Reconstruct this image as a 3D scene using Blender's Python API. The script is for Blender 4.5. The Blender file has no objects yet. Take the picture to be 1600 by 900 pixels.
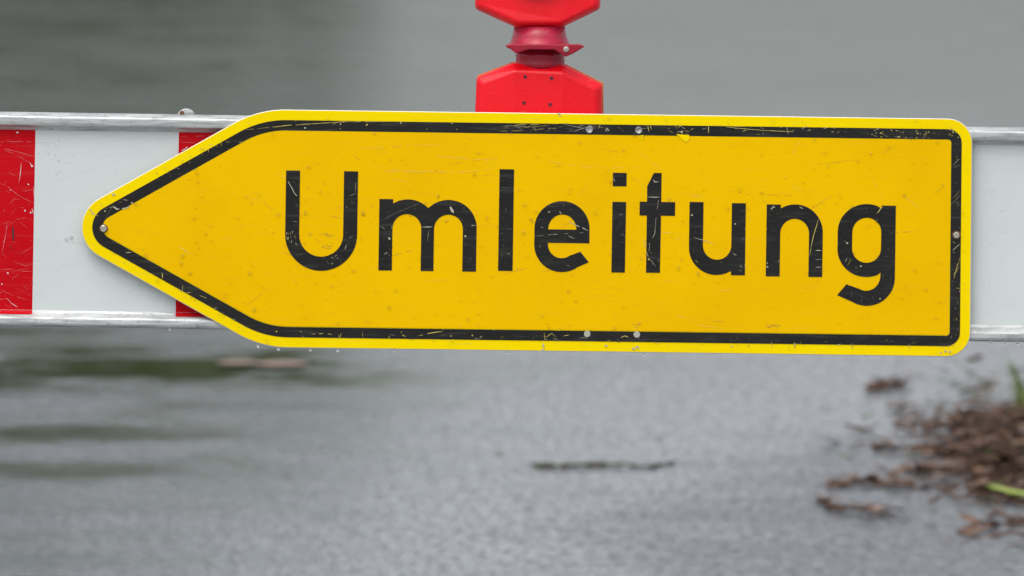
import bpy, bmesh, math, random
from mathutils import Vector, Matrix, noise

S = bpy.context.scene
COL = S.collection
R = math.radians
random.seed(7)

# ------------------------------------------------------------------ camera, world, sun, exposure
CAM = Vector((0.0, -8.0, 1.65))
AIM = Vector((0.0, 0.0, 1.0))
cd = bpy.data.cameras.new('camera')
cam = bpy.data.objects.new('camera', cd)
COL.objects.link(cam)
cam.location = CAM
cam.rotation_euler = (AIM - CAM).to_track_quat('-Z', 'Y').to_euler()
cd.sensor_width = 36.0
cd.lens = 36.0 * (AIM - CAM).length / 1.44
cd.clip_start = 0.1
cd.clip_end = 2000
cd.dof.use_dof = True
cd.dof.focus_distance = (AIM - CAM).length - 0.03
cd.dof.aperture_fstop = 8.0
S.camera = cam

SUN_EL, SUN_ROT = R(62), R(205)
w = bpy.data.worlds.new('World')
S.world = w
w.use_nodes = True
wn, wl = w.node_tree.nodes, w.node_tree.links
bg = wn['Background']
sky = wn.new('ShaderNodeTexSky')
sky.sky_type = 'NISHITA'
sky.sun_disc = False
sky.sun_elevation = SUN_EL
sky.sun_rotation = SUN_ROT
sky.air_density = 1.0
sky.dust_density = 4.0
sky.ozone_density = 1.0
hs = wn.new('ShaderNodeHueSaturation')
hs.inputs['Saturation'].default_value = 0.30
wl.new(sky.outputs['Color'], hs.inputs['Color'])
wl.new(hs.outputs['Color'], bg.inputs['Color'])
bg.inputs['Strength'].default_value = 0.15

sd = bpy.data.lights.new('sun', 'SUN')
sd.energy = 0.8
sd.angle = R(75)
sd.color = (1.0, 0.97, 0.93)
sun = bpy.data.objects.new('sun', sd)
COL.objects.link(sun)
# direction towards the sun: azimuth measured like the sky texture (0 = +Y, clockwise)
sv = Vector((math.sin(SUN_ROT) * math.cos(SUN_EL), math.cos(SUN_ROT) * math.cos(SUN_EL), math.sin(SUN_EL)))
sun.rotation_euler = sv.to_track_quat('Z', 'Y').to_euler()
sun.location = sv * 30

S.view_settings.view_transform = 'Standard'
S.view_settings.look = 'None'
S.view_settings.gamma = 1.0
S.view_settings.exposure = 0.4

# ------------------------------------------------------------------ photo pixel -> place
_m = cam.rotation_euler.to_matrix()


def ray(x, y):
    k = 36.0 / cd.lens / 1600.0
    return _m @ Vector(((x - 800) * k, (450 - y) * k, -1.0))


def at(x, y, Y=0.0):
    """point of the upright plane at depth Y"""
    d = ray(x, y)
    return CAM + d * ((Y - CAM.y) / d.y)


def gnd(x, y, z=0.0):
    d = ray(x, y)
    return CAM + d * ((z - CAM.z) / d.z)


PX = 1.44 / 1600.0

# ------------------------------------------------------------------ tagging and mesh helpers


def tag(o, label=None, cat=None, group=None, kind=None):
    if label: o['label'] = label
    if cat: o['category'] = cat
    if group: o['group'] = group
    if kind: o['kind'] = kind
    return o


def empty(name, loc):
    o = bpy.data.objects.new(name, None)
    o.empty_display_size = 0.1
    COL.objects.link(o)
    o.location = loc
    return o


def link(name, bm, mats, parent=None, smooth=False, origin=None):
    bmesh.ops.recalc_face_normals(bm, faces=bm.faces[:])
    off = Vector(parent_world(parent)) if parent else (origin or Vector((0, 0, 0)))
    bmesh.ops.translate(bm, verts=bm.verts[:], vec=-off)
    me = bpy.data.meshes.new(name)
    bm.to_mesh(me)
    bm.free()
    if not isinstance(mats, (list, tuple)): mats = [mats]
    for m in mats: me.materials.append(m)
    if smooth:
        for p in me.polygons: p.use_smooth = True
    o = bpy.data.objects.new(name, me)
    COL.objects.link(o)
    if parent: o.parent = parent
    else: o.location = off
    return o


def parent_world(p):
    v = Vector((0, 0, 0))
    while p:
        v += p.location
        p = p.parent
    return v


def bevel(o, wdt, seg=2, ang=30):
    md = o.modifiers.new('bevel', 'BEVEL')
    md.width = wdt
    md.segments = seg
    md.limit_method = 'ANGLE'
    md.angle_limit = R(ang)
    return o


def loops_prism(bm, loops, Y0, Y1, mi=0):
    """front sheet filled from pixel loops (holes allowed) at depth Y0, walls back to Y1"""
    edges = []
    for lp in loops:
        f = [bm.verts.new(at(x, y, Y0)) for x, y in lp]
        b = [bm.verts.new(v.co + Vector((0, Y1 - Y0, 0))) for v in f]
        n = len(f)
        for i in range(n):
            edges.append(bm.edges.new((f[i], f[(i + 1) % n])))
        for i in range(n):
            q = bm.faces.new((f[i], f[(i + 1) % n], b[(i + 1) % n], b[i]))
            q.material_index = mi
    r = bmesh.ops.triangle_fill(bm, use_beauty=True, use_dissolve=False, edges=edges)
    for g in r['geom']:
        if isinstance(g, bmesh.types.BMFace): g.material_index = mi


def box(bm, a, b, mi=0):
    x0, y0, z0 = a
    x1, y1, z1 = b
    v = [bm.verts.new(p) for p in ((x0, y0, z0), (x1, y0, z0), (x1, y1, z0), (x0, y1, z0),
                                   (x0, y0, z1), (x1, y0, z1), (x1, y1, z1), (x0, y1, z1))]
    for q in ((0, 1, 2, 3), (4, 5, 6, 7), (0, 1, 5, 4), (1, 2, 6, 5), (2, 3, 7, 6), (3, 0, 4, 7)):
        bm.faces.new([v[i] for i in q]).material_index = mi


def lathe(bm, c, axis, prof, n=24, mi=0):
    """prof: list of (radius, height along axis) from the base"""
    axis = Vector(axis).normalized()
    u = axis.orthogonal().normalized()
    v = axis.cross(u)
    rings = []
    for r, h in prof:
        if r < 1e-6:
            rings.append([bm.verts.new(c + axis * h)])
        else:
            rings.append([bm.verts.new(c + axis * h + (u * math.cos(2 * math.pi * i / n) + v * math.sin(2 * math.pi * i / n)) * r) for i in range(n)])
    for a, b in zip(rings, rings[1:]):
        for i in range(n):
            j = (i + 1) % n
            if len(a) == 1 and len(b) == 1: continue
            if len(a) == 1: f = bm.faces.new((a[0], b[i], b[j]))
            elif len(b) == 1: f = bm.faces.new((a[i], a[j], b[0]))
            else: f = bm.faces.new((a[i], a[j], b[j], b[i]))
            f.material_index = mi


def tube(bm, pts, radii, n=7, mi=0):
    prev = None
    for i, p in enumerate(pts):
        t = (pts[min(i + 1, len(pts) - 1)] - pts[max(i - 1, 0)]).normalized()
        u = t.cross(Vector((0, 0, 1)))
        if u.length < 1e-3: u = Vector((1, 0, 0))
        u.normalize()
        v = t.cross(u)
        r = radii[i]
        ring = [bm.verts.new(p + (u * math.cos(2 * math.pi * k / n) + v * math.sin(2 * math.pi * k / n)) * r) for k in range(n)]
        if prev:
            for k in range(n):
                bm.faces.new((prev[k], prev[(k + 1) % n], ring[(k + 1) % n], ring[k])).material_index = mi
        else:
            bm.faces.new(ring).material_index = mi
        prev = ring
    bm.faces.new(prev[::-1]).material_index = mi


# ------------------------------------------------------------------ materials


class NT:
    def __init__(s, name):
        s.m = bpy.data.materials.new(name)
        s.m.use_nodes = True
        s.n, s.l = s.m.node_tree.nodes, s.m.node_tree.links
        s.b = s.n['Principled BSDF']
        s.co = s.n.new('ShaderNodeTexCoord').outputs['Object']

    def set(s, **k):
        for a, v in k.items():
            s.put(s.b.inputs[a.replace('_', ' ')], v)
        return s

    def put(s, sock, v):
        if isinstance(v, bpy.types.NodeSocket): s.l.new(v, sock)
        else:
            if isinstance(v, tuple) and len(v) == 3 and sock.type == 'RGBA': v = v + (1,)
            sock.default_value = v

    def map(s, scale=(1, 1, 1), rot=(0, 0, 0), loc=(0, 0, 0), vec=None):
        m = s.n.new('ShaderNodeMapping')
        m.inputs['Scale'].default_value = scale
        m.inputs['Rotation'].default_value = rot
        m.inputs['Location'].default_value = loc
        s.l.new(vec or s.co, m.inputs['Vector'])
        return m.outputs['Vector']

    def noise(s, scale, detail=4, rough=.55, vec=None, dist=0):
        t = s.n.new('ShaderNodeTexNoise')
        t.inputs['Scale'].default_value = scale
        t.inputs['Detail'].default_value = detail
        t.inputs['Roughness'].default_value = rough
        t.inputs['Distortion'].default_value = dist
        s.l.new(vec or s.co, t.inputs['Vector'])
        return t.outputs['Fac']

    def voro(s, scale, vec=None, feature='F1', out='Distance', rnd=1):
        t = s.n.new('ShaderNodeTexVoronoi')
        t.feature = feature
        t.inputs['Scale'].default_value = scale
        t.inputs['Randomness'].default_value = rnd
        s.l.new(vec or s.co, t.inputs['Vector'])
        return t.outputs[out]

    def ramp(s, v, a, b, lo=0.0, hi=1.0):
        t = s.n.new('ShaderNodeMapRange')
        t.interpolation_type = 'SMOOTHSTEP'
        for i, k in ((0, v), (1, a), (2, b), (3, lo), (4, hi)):
            s.put(t.inputs[i], k)
        return t.outputs[0]

    def math(s, op, a, b=0.0):
        t = s.n.new('ShaderNodeMath')
        t.operation = op
        s.put(t.inputs[0], a)
        s.put(t.inputs[1], b)
        return t.outputs[0]

    def mix(s, f, a, b):
        t = s.n.new('ShaderNodeMix')
        t.data_type = 'RGBA'
        s.put(t.inputs['Factor'], f)
        s.put(t.inputs['A'], a)
        s.put(t.inputs['B'], b)
        return t.outputs['Result']

    def bump(s, h, strength=.3, dist=.001, normal=None):
        t = s.n.new('ShaderNodeBump')
        t.inputs['Strength'].default_value = strength
        t.inputs['Distance'].default_value = dist
        s.l.new(h, t.inputs['Height'])
        if normal is not None: s.l.new(normal, t.inputs['Normal'])
        return t.outputs['Normal']

    def scratches(s, ang, thin=220, long=9, lo=.69, hi=.73, seed=0.0):
        """fine line-like marks running at an angle in the sign's plane"""
        v = s.map(rot=(0, R(ang), 0), loc=(seed, 0, seed * .7))
        v = s.map(scale=(long, 1, thin), vec=v)
        return s.ramp(s.noise(1.0, 2, .5, v), lo, hi)


def simple(name, col, rough=.5, metal=0.0, **k):
    t = NT(name)
    t.set(Base_Color=col, Roughness=rough, Metallic=metal, **k)
    return t.m


def film(name, col, col2, mark, marks=.8, gloss=.33, chip=None, seed=0.0, grain=.22, spec=.5):
    """weathered reflective sheeting: slight mottling, scratches in several directions, dirt specks, tiny wet beads"""
    t = NT(name)
    c = t.mix(t.ramp(t.noise(6, 5), .35, .7), col, col2)
    c = t.mix(t.math('MULTIPLY', t.ramp(t.noise(1.0, 3, .6, t.map(scale=(14, 1, 160))), .5, .75), grain), c, mark)
    a = t.scratches(3, seed=seed)
    b = t.scratches(-24, 260, 12, .70, .74, 3.1 + seed)
    d = t.scratches(58, 240, 14, .715, .75, 7.7 + seed)
    e = t.scratches(96, 230, 16, .72, .75, 5.2 + seed)
    s_ = t.math('MAXIMUM', t.math('MAXIMUM', a, b), t.math('MAXIMUM', d, e))
    area = t.ramp(t.noise(7, 2, .5, t.map(loc=(seed, 2, 5))), .45, .62)
    s_ = t.math('MULTIPLY', t.math('MULTIPLY', s_, area), marks)
    c = t.mix(s_, c, mark)
    speck = t.ramp(t.noise(240, 2, .5), .73, .77)
    c = t.mix(t.math('MULTIPLY', speck, .55), c, chip or mark)
    g = t.noise(420, 2, .6)
    t.set(Base_Color=c, Roughness=t.ramp(t.noise(11, 4), .3, .7, gloss, gloss + .16), Specular_IOR_Level=spec)
    t.put(t.b.inputs['Normal'], t.bump(g, .06, .0006, t.bump(t.noise(9, 3), .10, .004)))
    return t.m


M = {}
M['inner'] = film('sheeting_inner', (.86, .515, 0), (.82, .475, 0), (.60, .36, .03), .35, chip=(.22, .12, .02), seed=.3, grain=.10, spec=.04)
M['rim'] = film('sheeting_rim', (.93, .70, 0), (.90, .66, 0), (.52, .42, .12), .35, chip=(.25, .18, .06), seed=1.7, grain=.08, spec=.04)
M['black'] = film('sheeting_black', (.0105, .0105, .010), (.016, .016, .015), (.12, .118, .10), .5, gloss=.30, chip=(.35, .32, .16), seed=2.9, spec=.22)
M['white'] = film('sheeting_white', (.62, .665, .65), (.58, .635, .625), (.80, .84, .83), .5, chip=(.16, .15, .13), seed=4.4, grain=.12, spec=.3)
M['red'] = film('sheeting_red', (.56, .004, .010), (.50, .003, .009), (.80, .42, .40), .6, chip=(.70, .42, .40), seed=5.9, grain=.03, spec=.06)
M['scratch'] = simple('scratch_bare', (.50, .41, .09), .5)
M['scratch_pale'] = simple('scratch_pale', (.46, .43, .30), .5)
M['scratch_dim'] = simple('scratch_dim', (.085, .083, .07), .4)


def alu(name, base, rough):
    t = NT(name)
    c = t.mix(t.ramp(t.noise(1.0, 4, .6, t.map(scale=(20, 1, 260))), .38, .68), base, tuple(x * .62 for x in base))
    dirt = t.ramp(t.noise(130, 6, .8), .54, .66)
    c = t.mix(t.math('MULTIPLY', dirt, .55), c, (.16, .15, .13))
    sc = t.math('MAXIMUM', t.scratches(12, 320, 14, .64, .70, 1.1), t.scratches(-32, 300, 22, .68, .73, 6.1))
    c = t.mix(t.math('MULTIPLY', sc, .22), c, (.14, .14, .14))
    t.set(Base_Color=c, Metallic=.45, Roughness=t.ramp(t.noise(30, 4), .3, .7, rough, rough + .2))
    t.put(t.b.inputs['Normal'], t.bump(t.noise(1.0, 3, .6, t.map(scale=(60, 60, 600))), .25, .0006))
    return t.m


M['alu'] = alu('weathered_aluminium', (.60, .62, .615), .40)
M['steel'] = alu('galvanised_steel', (.42, .43, .43), .40)
M['edge'] = simple('plate_edge', (.70, .68, .58), .5, .2)
M['zinc'] = simple('bolt_zinc', (.55, .52, .46), .32, .9)
M['rust'] = simple('bolt_rust', (.16, .07, .03), .7, .2)
M['rubber'] = simple('recycled_rubber', (.03, .03, .032), .8)
M['hole'] = simple('hole_dark', (.012, .011, .010), .8)


def plastic(name, c1, c2, rough, trans=0.0):
    t = NT(name)
    c = t.mix(t.ramp(t.noise(24, 5, .6), .35, .7), c1, c2)
    drops = t.voro(230)
    dm = t.ramp(drops, .10, .34, 1.0, 0.0)
    area = t.ramp(t.noise(60, 2), .40, .52)
    h = t.math('MULTIPLY', dm, area)
    sc = t.scratches(18, 260, 25, .67, .71, 3.0)
    c = t.mix(t.math('MULTIPLY', sc, .12), c, (.85, .32, .30))
    t.set(Base_Color=c, Roughness=t.ramp(t.noise(80, 3), .3, .7, rough, rough + .15), Coat_Weight=.5, Coat_Roughness=.2, Specular_IOR_Level=.2)
    t.put(t.b.inputs['Normal'], t.bump(h, .4, .0010, t.bump(t.noise(160, 3), .12, .0008)))
    return t.m


M['redplastic'] = plastic('red_plastic', (.86, 0, .012), (.80, 0, .008), .38)
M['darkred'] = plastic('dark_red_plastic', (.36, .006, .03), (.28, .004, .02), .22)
M['pinkplastic'] = plastic('faded_red_plastic', (.52, .02, .06), (.40, .012, .04), .35)
M['amber'] = plastic('amber_plastic', (.78, .20, .03), (.62, .12, .02), .3)
M['lens'] = plastic('red_lens', (.80, .006, .03), (.75, .004, .025), .18)

t = NT('water')
t.set(Base_Color=(1, 1, 1), Roughness=0.0, IOR=1.33, Transmission_Weight=1.0)
M['water'] = t.m


def wet_asphalt():
    t = NT('wet_asphalt')
    co = t.co
    gv = t.map(scale=(1, .45, 1))
    st = t.voro(120, vec=gv, out='Color')          # chippings
    sep = t.n.new('ShaderNodeSeparateColor')
    t.l.new(st, sep.inputs[0])
    g = sep.outputs[0]
    c = t.mix(t.ramp(g, 0, 1), (.07, .074, .082), (.27, .28, .30))
    clump = t.noise(36, 7, .75, gv, .3)
    patch = t.noise(.8, 5, .6, t.map(scale=(1, .35, 1), loc=(7, 2, 0)))
    c = t.mix(t.ramp(clump, .50, .68, 0, .85), c, (.026, .028, .030))
    c = t.mix(t.ramp(t.noise(60, 4, .7, t.map(scale=(1, .45, 1), loc=(4, 9, 0))), .58, .70, 0, .8), c, (.34, .35, .37))
    # water film: broad shallow hollows, long across the road, mostly towards the left side
    wv = t.map(scale=(.42, .85, 1), rot=(0, 0, R(4)), loc=(3.1, 1.3, 0))
    pud = t.noise(.9, 4, .55, wv, .4)
    sx = t.n.new('ShaderNodeSeparateXYZ')
    t.l.new(co, sx.inputs[0])
    side = t.ramp(sx.outputs[0], -1.4, 1.2, .07, -.12)
    pud = t.math('ADD', pud, side)
    pm = t.math('MULTIPLY', t.ramp(pud, .52, .66), .45)
    wob = t.math('MULTIPLY', t.math('SUBTRACT', t.noise(2.2, 7, .68, t.map(scale=(.8, 1, 1))), .5), 3.0)
    # shallow puddles: (left, far row, right, near row) of each as seen from the camera place
    for x0, y0, x1, y1, amp in ((-200, 536, 720, 616, 1.25), (-200, 508, 330, 527, .9), (150, 618, 700, 646, .7), (-240, 657, 500, 698, .85), (-170, 714, 400, 762, .8),
                                (420, 540, 1100, 600, .45), (-220, 66, 60, 84, 1.0), (300, 690, 620, 712, .4), (260, 586, 900, 640, .38), (-100, 640, 300, 662, .4), (-60, 768, 260, 800, .3), (560, 655, 900, 690, .25)):
        a_, b_, m_ = gnd((x0 + x1) / 2, y0), gnd((x0 + x1) / 2, y1), gnd(x0, (y0 + y1) / 2)
        cx_, cy_ = (a_.x + b_.x) / 2, (a_.y + b_.y) / 2
        rx_, ry_ = abs(m_.x - cx_), abs(a_.y - b_.y) / 2
        dx_ = t.math('DIVIDE', t.math('SUBTRACT', sx.outputs[0], cx_), rx_)
        dy_ = t.math('DIVIDE', t.math('SUBTRACT', sx.outputs[1], cy_), ry_)
        d_ = t.math('SQRT', t.math('ADD', t.math('MULTIPLY', dx_, dx_), t.math('MULTIPLY', dy_, dy_)))
        e_ = t.math('MULTIPLY', t.ramp(t.math('ADD', d_, wob), .1, 1.45, 1.0, 0.0), amp)
        pm = t.math('MAXIMUM', pm, e_)
    far = t.ramp(sx.outputs[1], 12, 26, 0, .75)  # distance tint: reflected greenery painted into the base colour
    olive_green = t.math('MAXIMUM', t.math('MULTIPLY', pm, t.ramp(t.noise(3, 4, .6, wv), .30, .55, .6, 1.0)), far)  # puddles get the green of mirrored trees painted in as well
    # blotches of green tree reflection painted into the base colour, left half of road
    green_refl = t.math('MULTIPLY', t.ramp(t.noise(1.1, 7, .68, t.map(scale=(.8, .55, 1), loc=(5, 3, 0)), .5), .44, .60, 0, .85), t.ramp(sx.outputs[0], -.9, .35, 1.0, .0))
    green_refl = t.math('MULTIPLY', green_refl, t.ramp(sx.outputs[1], 4.8, 7.2))
    pm = t.math('MAXIMUM', pm, t.math('MULTIPLY', green_refl, .62))
    olive_green = t.math('MAXIMUM', olive_green, green_refl)
    c = t.mix(olive_green, c, (.036, .046, .014))
    # the drier, coarser corner near the soil
    q = gnd(1420, 850)
    ddx = t.math('DIVIDE', t.math('SUBTRACT', sx.outputs[0], q.x), .75)
    ddy = t.math('DIVIDE', t.math('SUBTRACT', sx.outputs[1], q.y), 1.9)
    dd = t.math('SQRT', t.math('ADD', t.math('MULTIPLY', ddx, ddx), t.math('MULTIPLY', ddy, ddy)))
    dry = t.math('MULTIPLY', t.ramp(t.math('ADD', dd, wob), .2, 1.5, 1.0, 0.0), .75)
    c = t.mix(t.math('MULTIPLY', dry, .75), c, t.mix(t.ramp(clump, .42, .58), (.10, .105, .11), (.022, .022, .020)))
    lo = t.ramp(patch, .35, .65, .0, .25)
    wet = t.math('MULTIPLY', t.ramp(t.math('ADD', clump, t.math('MULTIPLY', dry, .10)), .40, .60, 1.0, .1), t.ramp(pm, 0, 1, 1, .15))
    wet = t.math('MULTIPLY', wet, t.math('SUBTRACT', 1.0, t.math('MAXIMUM', lo, t.math('MULTIPLY', dry, .8))))
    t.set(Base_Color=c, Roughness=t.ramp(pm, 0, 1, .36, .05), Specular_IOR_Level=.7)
    t.set(Coat_Weight=wet, Coat_IOR=1.6, Coat_Roughness=.12)
    h = t.math('ADD', t.math('MULTIPLY', clump, 1.0), t.math('MULTIPLY', t.noise(150, 4, .7, gv), .6))
    h = t.math('MULTIPLY', h, t.ramp(pm, 0, 1, 1.0, .03))
    t.put(t.b.inputs['Normal'], t.bump(h, .55, .004, t.bump(t.noise(1.6, 4, .55, t.map(scale=(.6, 1.3, 1))), .20, .03)))
    return t.m


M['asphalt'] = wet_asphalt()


def organic(name, cols, rough=.75, scale=20, spec=.3):
    t = NT(name)
    c = t.mix(t.ramp(t.noise(scale, 5, .65), .3, .7), cols[0], cols[1])
    if len(cols) > 2: c = t.mix(t.ramp(t.noise(scale * 2.3, 4, .6), .52, .66), c, cols[2])
    t.set(Base_Color=c, Roughness=rough, Specular_IOR_Level=spec)
    t.put(t.b.inputs['Normal'], t.bump(t.noise(scale * 6, 4), .4, .004))
    return t.m


M['soil'] = organic('wet_soil', ((.030, .018, .012), (.080, .046, .030), (.014, .009, .007)), .8, 14, .15)
M['leafbrown'] = organic('dead_leaf_brown', ((.19, .105, .065), (.085, .045, .027), (.27, .18, .12)), .55, 30)
M['leafpink'] = organic('dead_leaf_pale', ((.34, .25, .21), (.22, .15, .12)), .55, 30)
M['twig'] = organic('twig_bark', ((.075, .065, .036), (.038, .034, .022), (.12, .13, .045)), .7, 40)
M['twigbrown'] = organic('twig_bark_brown', ((.13, .068, .040), (.055, .032, .022), (.20, .12, .08)), .7, 30)
M['grass'] = organic('grass_blade', ((.24, .34, .09), (.13, .21, .05)), .5, 14)
M['olive_green'] = organic('moss_leaf', ((.07, .10, .03), (.04, .07, .02)), .6, 14)
M['stem'] = organic('pale_stem', ((.42, .52, .14), (.30, .40, .08)), .45, 14)
M['foliage'] = organic('foliage', ((.035, .060, .016), (.065, .095, .024)), .6, 1.2)
M['bark'] = organic('bark', ((.09, .075, .055), (.05, .04, .03)), .9, 8)
M['verge'] = organic('verge_soil', ((.05, .045, .03), (.07, .075, .03)), .9, 3)

# ------------------------------------------------------------------ the ground
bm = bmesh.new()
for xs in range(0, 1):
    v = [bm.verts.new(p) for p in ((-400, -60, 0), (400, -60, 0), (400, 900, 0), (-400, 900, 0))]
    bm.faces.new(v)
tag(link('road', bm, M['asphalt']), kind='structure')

# ------------------------------------------------------------------ barrier board behind the sign
# measured edges of the board (photo lines): top y = 176 + .0156x, bottom y = 508.5 + .0156x
SL = .0156
XL, XR = -619, 2069


def strip(bm, prof, x0, x1, mi=0, skew=0.0):
    """extrude an open profile of (row at x=0, depth) along the tilted board"""
    a = [bm.verts.new(at(x0 - .018 * (y - 340), y + SL * x0, Y)) for y, Y in prof]
    b = [bm.verts.new(at(x1 - .018 * (y - 340), y + SL * x1, Y)) for y, Y in prof]
    for i in range(len(prof) - 1):
        bm.faces.new((a[i], a[i + 1], b[i + 1], b[i])).material_index = mi
    return a, b


board = empty('barrier_board', at(725, 510, 0.0))
tag(board, 'long red and white striped barrier board with aluminium rails behind the yellow sign', 'barrier')
# rails: closed extruded profiles
TOP = [(175.2, .010), (174.4, .004), (175.2, -.002), (178.0, -.0080), (181.0, -.0125), (183, -.0135), (192.5, -.0135), (195, -.0125),
       (196.5, -.0085), (198.0, -.004), (202.3, -.0005), (202.3, .022), (180, .024), (176.5, .018)]
BOT = [(483.5, .022), (483.5, -.0006), (487.5, -.0030), (491.5, -.0085), (494.5, -.0122), (497, -.0135), (504, -.0135), (507.2, -.0120),
       (509.2, -.007), (509.6, .004), (509.0, .018), (506, .024)]
for nm, prof in (('top_rail', TOP), ('bottom_rail', BOT)):
    bm = bmesh.new()
    a, b = strip(bm, prof + [prof[0]], XL, XR)
    bmesh.ops.remove_doubles(bm, verts=bm.verts[:], dist=1e-6)
    bmesh.ops.holes_fill(bm, edges=bm.edges[:])
    o = link(nm, bm, M['alu'], board, smooth=True)
    bevel(o, .0006, 2, 25)
# the striped face, one strip of film for each colour field
bm = bmesh.new()
xs = [53 + 224 * k for k in range(-3, 10)]
for k, x0 in enumerate(xs[:-1]):
    red = (k % 2 == 0)
    strip(bm, [(202.3, 0.0), (483.6, 0.0)] + ([(484.2, -.0016), (487.5, -.0038), (490.3, -.0076)] if red else []), x0, xs[k + 1], 0 if red else 1)
# back of the panel
strip(bm, [(204, .020), (482, .020)], XL, XR, 2)
panel_bm = bm
# round lug on the top rail, left of the sign
bm = bmesh.new()
lathe(bm, at(291, 184, .008), (0, 1, 0), [(0, -.0035), (.0115, -.0035), (.0130, -.002), (.0130, .002), (.0115, .0035), (0, .0035)], 28)
o = link('lug', bm, M['alu'], board, smooth=False)
bm = bmesh.new()
lathe(bm, at(284, 176.5, .003), (0, -1, 0), [(0, -.003), (.0032, -.003), (.0032, .002), (0, .002)], 12)
link('screw', bm, M['rust'], board)
# uprights and feet outside the picture
for x in (-420, 2010):
    p = at(x, 350, .045)
    bm = bmesh.new()
    box(bm, (p.x - .02, .0245, .06), (p.x + .02, .0645, p.z + .22))
    bevel(link('post', bm, M['steel'], board), .003)
    bm = bmesh.new()
    box(bm, (p.x - .20, -.35, 0), (p.x + .20, .44, .10))
    bevel(link('foot', bm, M['rubber'], board), .02, 3)

# ------------------------------------------------------------------ the sign
V = [(74.5, 355.2), (404, 170.6), (1519.4, 185.9), (1516.0, 557.7), (408, 542.8)]
RD = [51, 165, 38, 38, 165]


def rounded(off, n=14):
    k = len(V)
    lines = []
    for i in range(k):
        a, b = Vector(V[i]), Vector(V[(i + 1) % k])
        d = (b - a).normalized()
        nrm = Vector((-d.y, d.x))  # to the right in image space = inside
        lines.append((a + nrm * off, d))
    pts = []
    for i in range(k):
        p, d = lines[i - 1]
        q, e = lines[i]
        t_ = ((q.x - p.x) * e.y - (q.y - p.y) * e.x) / (d.x * e.y - d.y * e.x)
        c = p + d * t_
        ang = math.acos(max(-1, min(1, d.dot(e))))
        r = max(RD[i] - off, 5.5)
        tl = r * math.tan(ang / 2)
        s0 = c - d * tl
        nn = Vector((-d.y, d.x))
        ctr = s0 + nn * r
        for j in range(n + 1):
            a = ang * j / n
            pts.append(tuple(ctr - nn * r * math.cos(a) + d * r * math.sin(a)))
    return pts


YB, YF = -.0140, -.0170      # back and front of the plate
sign = empty('detour_sign', at(820, 550, YF))
tag(sign, 'yellow arrow-shaped detour sign pointing left, black lettering Umleitung, scratched and wet', 'sign')
o0, o1 = rounded(0), rounded(1.0)
bm = bmesh.new()
n = len(o0)
f_ = [bm.verts.new(at(x, y, YF)) for x, y in o1]
m_ = [bm.verts.new(at(x, y, YF + .0008)) for x, y in o0]
b_ = [bm.verts.new(at(x, y, YB)) for x, y in o0]
for i in range(n):
    j = (i + 1) % n
    for a, b in ((f_, m_), (m_, b_)):
        bm.faces.new((a[i], a[j], b[j], b[i])).material_index = 1
bm.faces.new(b_).material_index = 1
bm.faces.new(f_).material_index = 0
link('plate', bm, [M['rim'], M['edge']], sign)
bm = bmesh.new()
loops_prism(bm, [rounded(16.4), rounded(32.6)], YF - .0006, YF - .0001)
link('border', bm, M['black'], sign)
bm = bmesh.new()
loops_prism(bm, [rounded(33.8)], YF - .0006, YF - .0001)
link('face_panel', bm, M['inner'], sign)
YL = YF - .0011


def arc(cx, cy, rx, ry, a0, a1, n=18):
    """points on an ellipse, degrees, 0 = right, 90 = up"""
    return [(cx + rx * math.cos(R(a0 + (a1 - a0) * i / n)), cy - ry * math.sin(R(a0 + (a1 - a0) * i / n))) for i in range(n + 1)]


def glyph(loops, ox, oy):
    """loops in upright letter space (baseline y=0 up positive = -y); tilt with the sign, place at photo pixel"""
    th = .0150
    out = []
    for lp in loops:
        out.append([(ox + x - th * y, oy + y + .0135 * x) for x, y in lp])
    bm = bmesh.new()
    loops_prism(bm, out, YL, YF - .0007)
    return link('letter', bm, M['black'], sign)


s = 21.9
# U: 112 wide, 156 tall
W = 112.5
cy = -56
glyph([[(0, -155.5), (s, -155.5)] + arc(W / 2, cy, W / 2 - s, 34.5, 180, 360, 24) + [(W - s, -155.5), (W, -155.5)] +
       arc(W / 2, cy, W / 2, 56.5, 0, -180, 36)], 444.7, 421.8)
# m
W, X = 152.5, -111.5
rx1 = 44
glyph([[(0, X), (21.5, X), (21.5, X + 6)] +
       arc(45, X + 43.5, 44, 43.5, 122, 53, 10) + [(76.5, X + 13)] +
       arc(108.3, X + 43.5, 44.2, 43.5, 128, 0, 22)[1:] + [(152.5, 0), (131, 0)] +
       arc(108.5, X + 45.5, 22.5, 22.5, 0, 180, 16) + [(86, 0), (66, 0)] +
       arc(43.5, X + 45.5, 22.5, 22.5, 0, 180, 16) + [(21, 0), (0, 0)]], 591.2, 422.4)
# l
glyph([[(0, -158.7), (22.7, -158.7), (22.7, 0), (0, 0)]], 778.2, 423.0)
# e
cx = 43
glyph([arc(cx, -67.5, 43, 42.8, 0, 180, 28) + arc(cx, -42.5, 43, 43.0, 180, 305, 24) +
       [(85.6, -15.4), (72.3, -31.6)] + arc(cx, -43, 21.6, 21.8, 312, 180, 20)[1:] + [(21.2, -45), (86, -45)],
       arc(43.4, -66.0, 22.0, 23.5, 0, 180, 24)], 834.1, 424.0)
# i with its dot
glyph([[(0, -110.3), (21.4, -110.3), (21.0, 0), (0, 0)], [(0, -155.7), (21.6, -155.7), (21.6, -134.7), (0, -134.7)]], 955.3, 425.6)
# t
glyph([[(10, -156), (22.2, -156), (22.2, -110.8), (44, -110.8), (44, -89.3), (22.2, -89.3), (21.8, 0), (0, 0), (0, -89.3), (-11.4, -89.3), (-11.4, -110.8),
        (0, -110.8), (0, -135)]], 1009.3, 426.0)
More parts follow.
